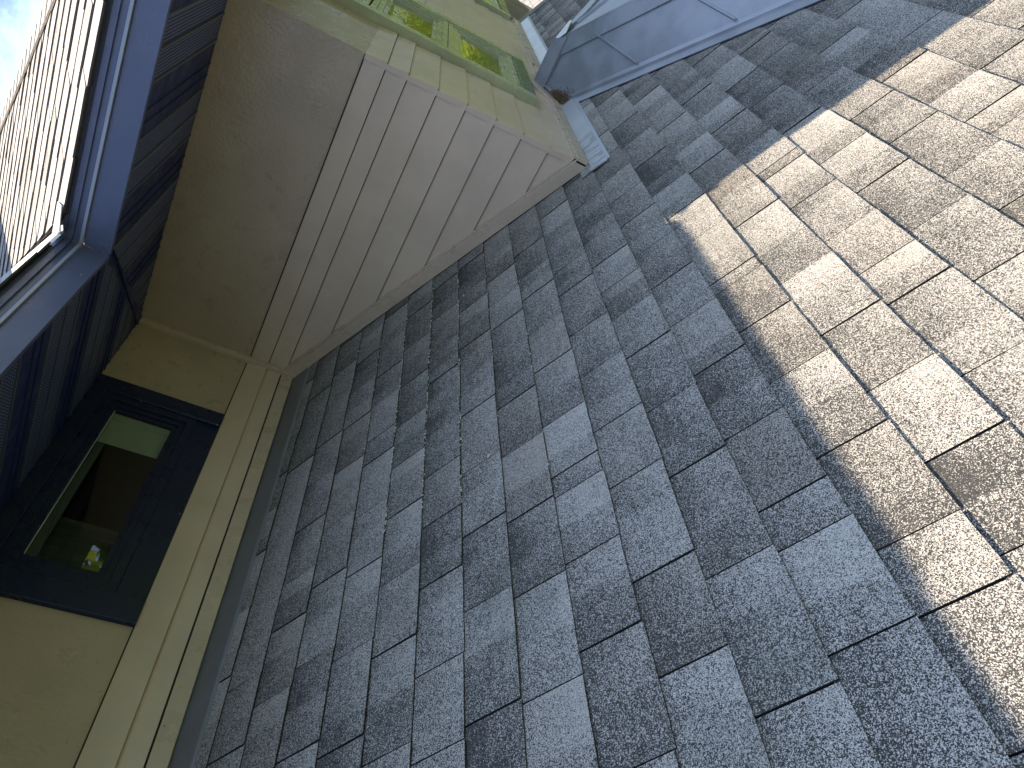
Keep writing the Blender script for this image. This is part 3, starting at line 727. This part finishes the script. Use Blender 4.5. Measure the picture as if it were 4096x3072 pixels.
# ------------------------------------------------------------------ debris
rd = random.Random(21)
lt = MB()
def bit(mb, c, r_, flat=1.0, mi=0):
    n = 5; A = [Vector(c) + Vector((math.cos(k * 6.283 / n + rd.random() * .5) * r_ * rd.uniform(.6, 1), math.sin(k * 6.283 / n) * r_ * rd.uniform(.5, 1), rd.uniform(-.2, .2) * r_)) for k in range(n)]
    t_ = Vector(c) + Vector((0, 0, r_ * flat)); 
    for k in range(n): mb.face([A[k], A[(k + 1) % n], t_], mi)
    mb.face(A[::-1], mi)
for k in range(650):
    a = rd.random()
    x = 1.155 - 0.13 * a + rd.gauss(0, 0.014); y = YC - 0.030 - abs(rd.gauss(0, 0.014 + .02 * a))
    hz = max(RP(x, y).z, zM(x) + .004 if x - y > 2.728 else -9) + 0.012 + abs(rd.gauss(0, 0.006))
    bit(lt, (x, y, hz), rd.uniform(0.003, 0.009), rd.uniform(.3, 1), 0 if rd.random() < .8 else 1)
tag(lt.build('leaf_litter', [LITTER, BARK]), 'brown heap of leaf litter and seeds at the metal roof foot', 'debris', kind='stuff')
li = MB()
for n_, xa, xb, cnt in ((3, -1.2, -0.2, 40), (4, -1.6, 0.1, 130), (5, -1.6, 0.4, 150), (6, -1.7, 0.5, 90), (7, -1.4, 0.6, 40), (8, -1.8, 0.2, 25), (2, -0.9, -0.1, 12)):
    for k in range(cnt):
        x = rd.uniform(xa, xb); u = 0.18 + 0.1509 * n_ + abs(rd.gauss(0, 0.0025)) - 0.001
        c = Vector((0, 0, -0.024)) + Vector(LD) * u + Vector(LN) * 0.0015 + Vector((x, 0, 0))
        bit(li, c, rd.choice((0.0018, 0.0026, 0.004, 0.0055)), 1.0)
tag(li.build('lichen', LICHEN), 'pale crumbs of lichen and grit caught along the shingle edges', 'lichen', kind='stuff')
def pebble(x, u, r_, label):
    import bmesh
    bm = bmesh.new(); bmesh.ops.create_icosphere(bm, subdivisions=2, radius=r_)
    for v in bm.verts: v.co = Vector((v.co.x * 1.5, v.co.y, v.co.z * 0.6)) * (1 + 0.12 * math.sin(v.co.x * 900 + v.co.y * 700))
    me = bpy.data.meshes.new('pebble'); bm.to_mesh(me); bm.free(); me.materials.append(LICHEN)
    o = bpy.data.objects.new('pebble', me); COL.objects.link(o)
    o.location = Vector((x, 0, -0.024)) + Vector(LD) * u + Vector(LN) * (r_ * 0.5 + .004); o.rotation_euler = (-TH, 0, rd.random() * 3)
    for p in me.polygons: p.use_smooth = True
    tag(o, label, 'pebble', 'pebbles on the shingles')
pebble(-1.548, 1.195, 0.0055, 'pale pebble resting on a tab edge in mid roof')
pebble(-0.416, 1.117, 0.0040, 'small pale pebble near the slanted skirt board')
pebble(-0.191, 1.623, 0.0040, 'pale flat bit lying by the wall corner foot')


# ------------------------------------------------------------------ trees (behind the viewer, seen in the panes)
def make_tree(name, label, loc, h, rad, seed, lf):
    r_ = random.Random(seed); root = empty(name, loc); tag(root, label, 'tree', 'trees in the garden')
    tr = MB(); segs = []
    tr.tube((0, 0, 0), (0.1, 0.05, h * .45), .24, 0, 10, .16); tr.tube((0.1, .05, h * .45), (0, 0, h * .9), .16, 0, 8, .03)
    for k in range(12):
        a = r_.uniform(0, 6.28); z = h * r_.uniform(.25, .75); l = rad * r_.uniform(.5, .9)
        tr.tube((0.05, 0.02, z), (math.cos(a) * l, math.sin(a) * l, z + l * r_.uniform(.2, .7)), .07, 0, 6, .015)
    tr.build('trunk', BARK, root)
    cr_ = MB(); cl = []
    for k in range(80):
        a = r_.uniform(0, 6.28); zz = r_.random(); rr = rad * math.sqrt(r_.random()) * (1.05 - .75 * abs(zz - .35))
        cl.append((math.cos(a) * rr, math.sin(a) * rr, h * (.08 + .92 * zz), r_.uniform(.5, 1.0)))
    for k in range(lf):
        c = r_.choice(cl); v = Vector((r_.gauss(0, 1), r_.gauss(0, 1), r_.gauss(0, 1))).normalized() * c[3] * r_.uniform(.5, 1)
        p = Vector(c[:3]) + v; n_ = (v + Vector((0, 0, .6)) + Vector((r_.gauss(0, .4), r_.gauss(0, .4), 0))).normalized()
        u = n_.orthogonal().normalized(); w_ = n_.cross(u); s = r_.uniform(.12, .26)
        cr_.face([p - u * s, p + w_ * s * .6, p + u * s, p - w_ * s * .6])
    cr_.build('crown', LEAF, root)
    return root
TREES = [((8.2, -11.5, -4.6), 11.0, 3.5, 'leafy tree mirrored low in the black framed window'), ((24, -5.6, -4.6), 8.6, 3.0, 'broad tree mirrored in the nearer sage window'),
         ((32, -5.2, -4.6), 12.0, 3.8, 'tall tree mirrored behind the broad one'), ((2.5, -11.0, -4.6), 12.0, 3.6, 'bushy tree left of the leafy mirrored one'),
         ((-3.5, -11.5, -4.6), 12.5, 3.6, 'tree straight across the garden'), ((-9.5, -11, -4.6), 12.0, 3.5, 'leafy tree at the garden side'),
         ((40, -8.5, -4.6), 13.0, 4.0, 'farthest and tallest garden tree'), ((14.5, -12.5, -4.6), 9.5, 3.4, 'second row tree between two garden trees'), ((20.5, -11.5, -4.6), 10.0, 3.2, 'rounded tree beside the broad one'),
         ((-15.5, -9.5, -4.6), 11.5, 3.5, 'tree at the near garden corner')]
for i, (l_, h_, r_, lb_) in enumerate(TREES):
    make_tree('tree', lb_, l_, h_, r_, 40 + i, 9000)
